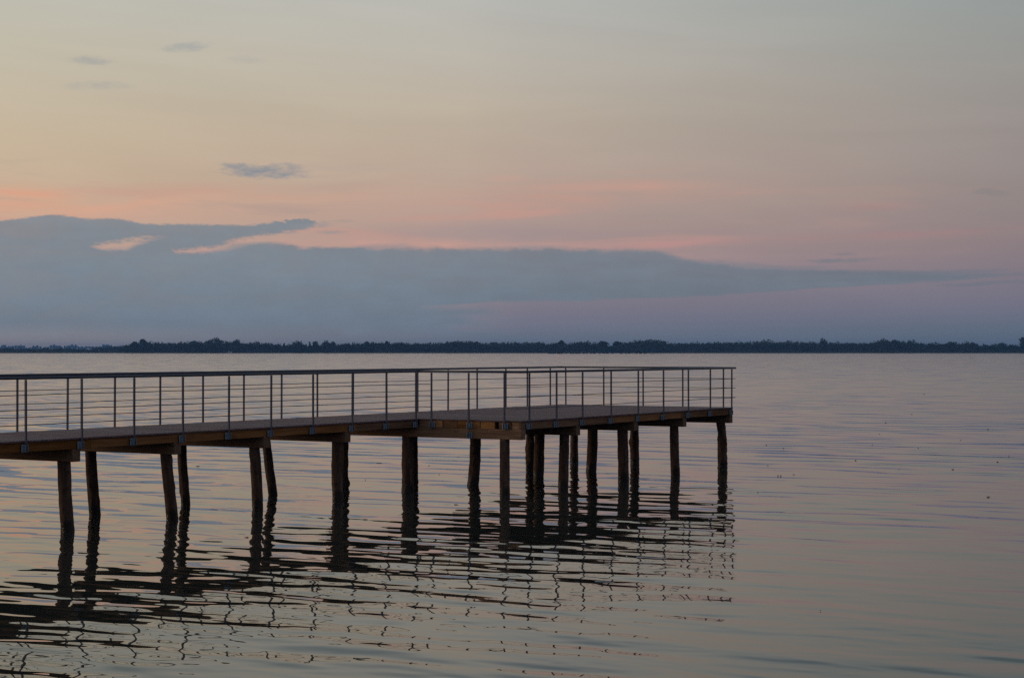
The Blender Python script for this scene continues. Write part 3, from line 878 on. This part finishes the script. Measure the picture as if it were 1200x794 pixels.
tree(349, 399.6, 20, 'round', 'broad domed tree between the thin pointed tree and two slim ones', 107)
tree(363, 401.0, 5.5, 'spire', 'slim pointed tree right beside the broad domed tree', 108)
tree(370.5, 399.9, 8, 'round', 'narrow rounded tree between a slim pointed tree and a full round one', 109)
tree(382.5, 398.7, 12, 'round', 'full round tree near the right end of the leftmost wood', 110)
tree(390, 400.2, 8, 'round', 'small round tree leaning on the right of the full round tree', 111)
tree(429, 400.5, 8, 'round', 'small knob-headed tree left of its near twin in the low wood', 112)
tree(453, 399.8, 7, 'round', 'little pointed knob of a tree rising from the even low wood', 113)
tree(542, 399.0, 38, 'flat', 'long low-domed clump of tree crowns straight behind the front of the platform', 114)
tree(658, 399.0, 9, 'umbrella', 'small flat-topped tree above the dark line of reeds in the lake', 115)
tree(706, 399.8, 14, 'umbrella', 'flat-topped tree on the left side of the notch in the wood', 116)
tree(723, 400.2, 10, 'umbrella', 'overhanging tree on the right side of the notch in the wood', 117)
tree(757, 397.6, 50, 'flat', 'widest flat-domed clump of tree crowns, right of the notch in the wood', 118)
tree(964, 396.3, 12, 'round', 'single round-headed tree rising well above the even right-hand wood', 119)
tree(1034, 396.8, 15, 'round', 'highest crown of the hump in the wood near the right edge', 120)
tree(1048, 398.2, 14, 'round', 'second crown of the hump, right of its highest one', 121)
tree(1066, 398.6, 12, 'round', 'last crown on the right slope of the hump in the wood', 122)
tree(1113, 400.6, 14, 'round', 'low rounded tree midway between the hump and the right edge', 123)
tree(1139, 401.2, 10, 'round', 'rounded tree where the wood drops lower near the right edge', 124)
tree(1172, 402.2, 10, 'round', 'small low tree close to the right edge of the far shore', 125)
tree(1200, 394.8, 12, 'round', 'tall dark tree cut by the right edge of the picture', 126)

# two tiny white huts by the water under the umbrella-topped tree
m_w, t_, o_ = new_mat('white_wall'); n_ = t_.noise(objco(t_), 2.0, 3)
principled(t_, o_, **{'Base Color': t_.ramp(n_, [(.3, (.7, .7, .68, 1)), (.7, (.82, .82, .8, 1))]), 'Roughness': .7})
m_r, t_, o_ = new_mat('hut_roof'); n_ = t_.noise(objco(t_), 2.0, 3)
principled(t_, o_, **{'Base Color': t_.ramp(n_, [(.3, (.1, .06, .05, 1)), (.7, (.16, .1, .08, 1))]), 'Roughness': .8})
for px, zz, s_, lab in ((268.3, 2.4, .8, 'tiny white hut among the far trees, left and higher of two'), (270.8, 1.2, 1.0, 'tiny white hut near the far water edge, right and lower of two')):
    x_, y_ = at_shore(px, -38 + 6 * (s_ < 1))
    h_ = empty('hut', (x_, y_, zz)); tag(h_, lab, 'hut', 'white huts on the far shore')
    b = MB(); b.box(-.9 * s_, .9 * s_, -.8, .8, -2.5, 1.3 * s_); b.build('wall', m_w, h_)
    b = MB(); n = 0
    b.v += [(-1.1 * s_, -1, 1.31 * s_), (1.1 * s_, -1, 1.31 * s_), (1.1 * s_, 1, 1.31 * s_), (-1.1 * s_, 1, 1.31 * s_), (-1.1 * s_, 0, 2.0 * s_), (1.1 * s_, 0, 2.0 * s_)]
    b.f += [(0, 1, 5, 4), (2, 3, 4, 5), (0, 4, 3), (1, 2, 5), (3, 2, 1, 0)]
    b.build('roof', m_r, h_)

# dark line of reed tufts standing out in the lake
pxs = list(np.arange(643, 661, 2.6)) + [664, 668, 671, 675, 679, 684, 688, 693, 697, 702, 707, 712, 718, 728, 733, 738, 745, 751, 756]
for p in pxs:
    d = 2230 + rs.uniform(-15, 15); p = p + rs.uniform(-.8, .8)
    big = 1.0 if p < 662 else rs.uniform(.45, .9)
    V = leaves(rs, 40, [(0, 0, .55 * big, 1.9 * big, 1.2, .7 * big)], .6); V[:, 2] = np.maximum(V[:, 2], -.1)
    o = obj('reed_tuft', np_mesh('reed_tuft', V, quads(V), M_REED), None, ((p - CX) / F * d, d, 0))
    if p < 662: tag(o, 'dark low reed tuft at the thick left end of the line in the lake', 'reeds', 'reed tufts at the thick left end of the line')
    else: tag(o, 'small sparse reed tuft of the thin right part of the line in the lake', 'reeds', 'reed tufts of the thin right part of the line')

# floating scraps on the water
m_d, t_, o_ = new_mat('wet_weed'); n_ = t_.noise(objco(t_), 30.0, 3)
principled(t_, o_, **{'Base Color': t_.ramp(n_, [(.3, (.05, .045, .035, 1)), (.7, (.13, .11, .08, 1))]), 'Roughness': .5})
def scrap(px, py, wpx, hpx, label, group, seed, stem=False):
    g_ = ground(px, py); s = g_.y / F
    r_ = random.Random(seed); b = MB()
    L = wpx * s * .68
    k = 9; top = []; 
    pts = [(-L / 2 + L * i / (k - 1), r_.uniform(-.15, .15) * L, .004 + r_.uniform(0, .3) * hpx * s * (1 if 0 < i < k - 1 else .2)) for i in range(k)]
    rad = [max(.003, hpx * s * .3 * math.sin(math.pi * (i + .6) / (k + .2)) * r_.uniform(.5, 1.1)) for i in range(k)]
    b.tube(pts, rad, 7)
    if stem: b.tube([(-L * .9, .02, .006), (-L * .2, 0, .012)], .004, 5)
    o = b.build('floating_weed', m_d, None, True); o.location = (g_.x, g_.y, .0); o.rotation_euler = (0, 0, r_.uniform(-.5, .5))
    tag(o, label, 'weed', group)
GR = 'scraps of weed floating right of the jetty'
for i, (px, py, w_, h_) in enumerate([(899.7, 545.4, 4, 1.4), (911.5, 557, 2.4, 1.6), (914.8, 557.2, 2.4, 1.6), (930, 556, 4.5, 1.7), (887.8, 577, 3, 2), (1002.5, 539.5, 3, 2), (1116.4, 550, 4, 1.8), (1157.5, 503, 3.5, 1.8), (1068, 485.6, 4, 1.2), (1038, 495, 2.5, 1.3), (1030.5, 508.6, 2.5, 1.3), (1168.8, 541, 3.4, 1.2), (918, 525, 2.2, 1.4), (898, 521, 2.2, 1.2), (1083, 461.6, 1.6, 1.4), (1076, 525, 2.6, 1.3), (1125.7, 515.7, 3, 1.2), (1022, 521, 2, 1), (1053, 550, 2, 1.1), (1182, 534, 2.4, 1)]):
    scrap(px, py, w_, h_, 'small dark scrap of weed floating on the open lake right of the jetty', GR, 200 + i)
scrap(1158, 582, 7, 2, 'longest scrap of weed on the open water near the right edge', GR, 240)
scrap(961, 715, 1.6, 1.6, 'lone dark speck of weed on the near water, lower right', GR, 241)
GL = 'scraps of weed floating between the piles'
for i, (px, py, w_, h_, lab) in enumerate([(232, 546.4, 7, 1.8, 'bluish dark scrap of weed floating between the second and third pairs of piles'),
        (444, 542.4, 10, 1.1, 'long flat strip of weed floating left of the thick pile'), (502.8, 545.5, 3.2, 1.3, 'dark fleck of weed floating just right of the thick pile'),
        (514.6, 556, 2.2, 1.3, 'smaller dark fleck of weed between the thick pile and the next'), (537, 535.5, 4, .8, 'thin faint strip of weed near the leaning pile'), (428.3, 562, 1.6, 1.5, 'dot of weed midway between two piles under the platform corner')]):
    scrap(px, py, w_, h_, lab, GL, 260 + i)
scrap(429, 608.3, 6, 1.6, 'floating twig with a dark bulb end in the open water before the piles', GL, 270, True)
scrap(290, 629.3, 5, 1.8, 'dark leaf with a stem floating left of the third pile pair reflection', GL, 271, True)

# ---------------------------------------------------------------- haze
m_h, t_, o_ = new_mat('haze_air')
pv = t_.node('ShaderNodeVolumePrincipled')
pv.inputs['Color'].default_value = (.24, .50, 1.0, 1); pv.inputs['Density'].default_value = 1.05e-4; pv.inputs['Anisotropy'].default_value = 0.0
pv.inputs['Density Attribute'].default_value = ''
t_.l.new(pv.outputs[0], o_.inputs['Volume'])
b = MB(); b.box(-9800, 9800, -9800, 9800, -3.0, 40.0)
tag(b.build('haze', m_h), kind='stuff')

# ---------------------------------------------------------------- render settings
sc.view_settings.view_transform = 'Standard'; sc.view_settings.look = 'None'
sc.view_settings.exposure = 0.0; sc.view_settings.gamma = 1.0
sc.view_settings.use_curve_mapping = False
sc.cycles.use_denoising = False
sc.cycles.max_bounces = 6; sc.cycles.diffuse_bounces = 3; sc.cycles.glossy_bounces = 4; sc.cycles.volume_bounces = 1
sc.cycles.caustics_reflective = False; sc.cycles.caustics_refractive = False
sc.cycles.use_adaptive_sampling = False
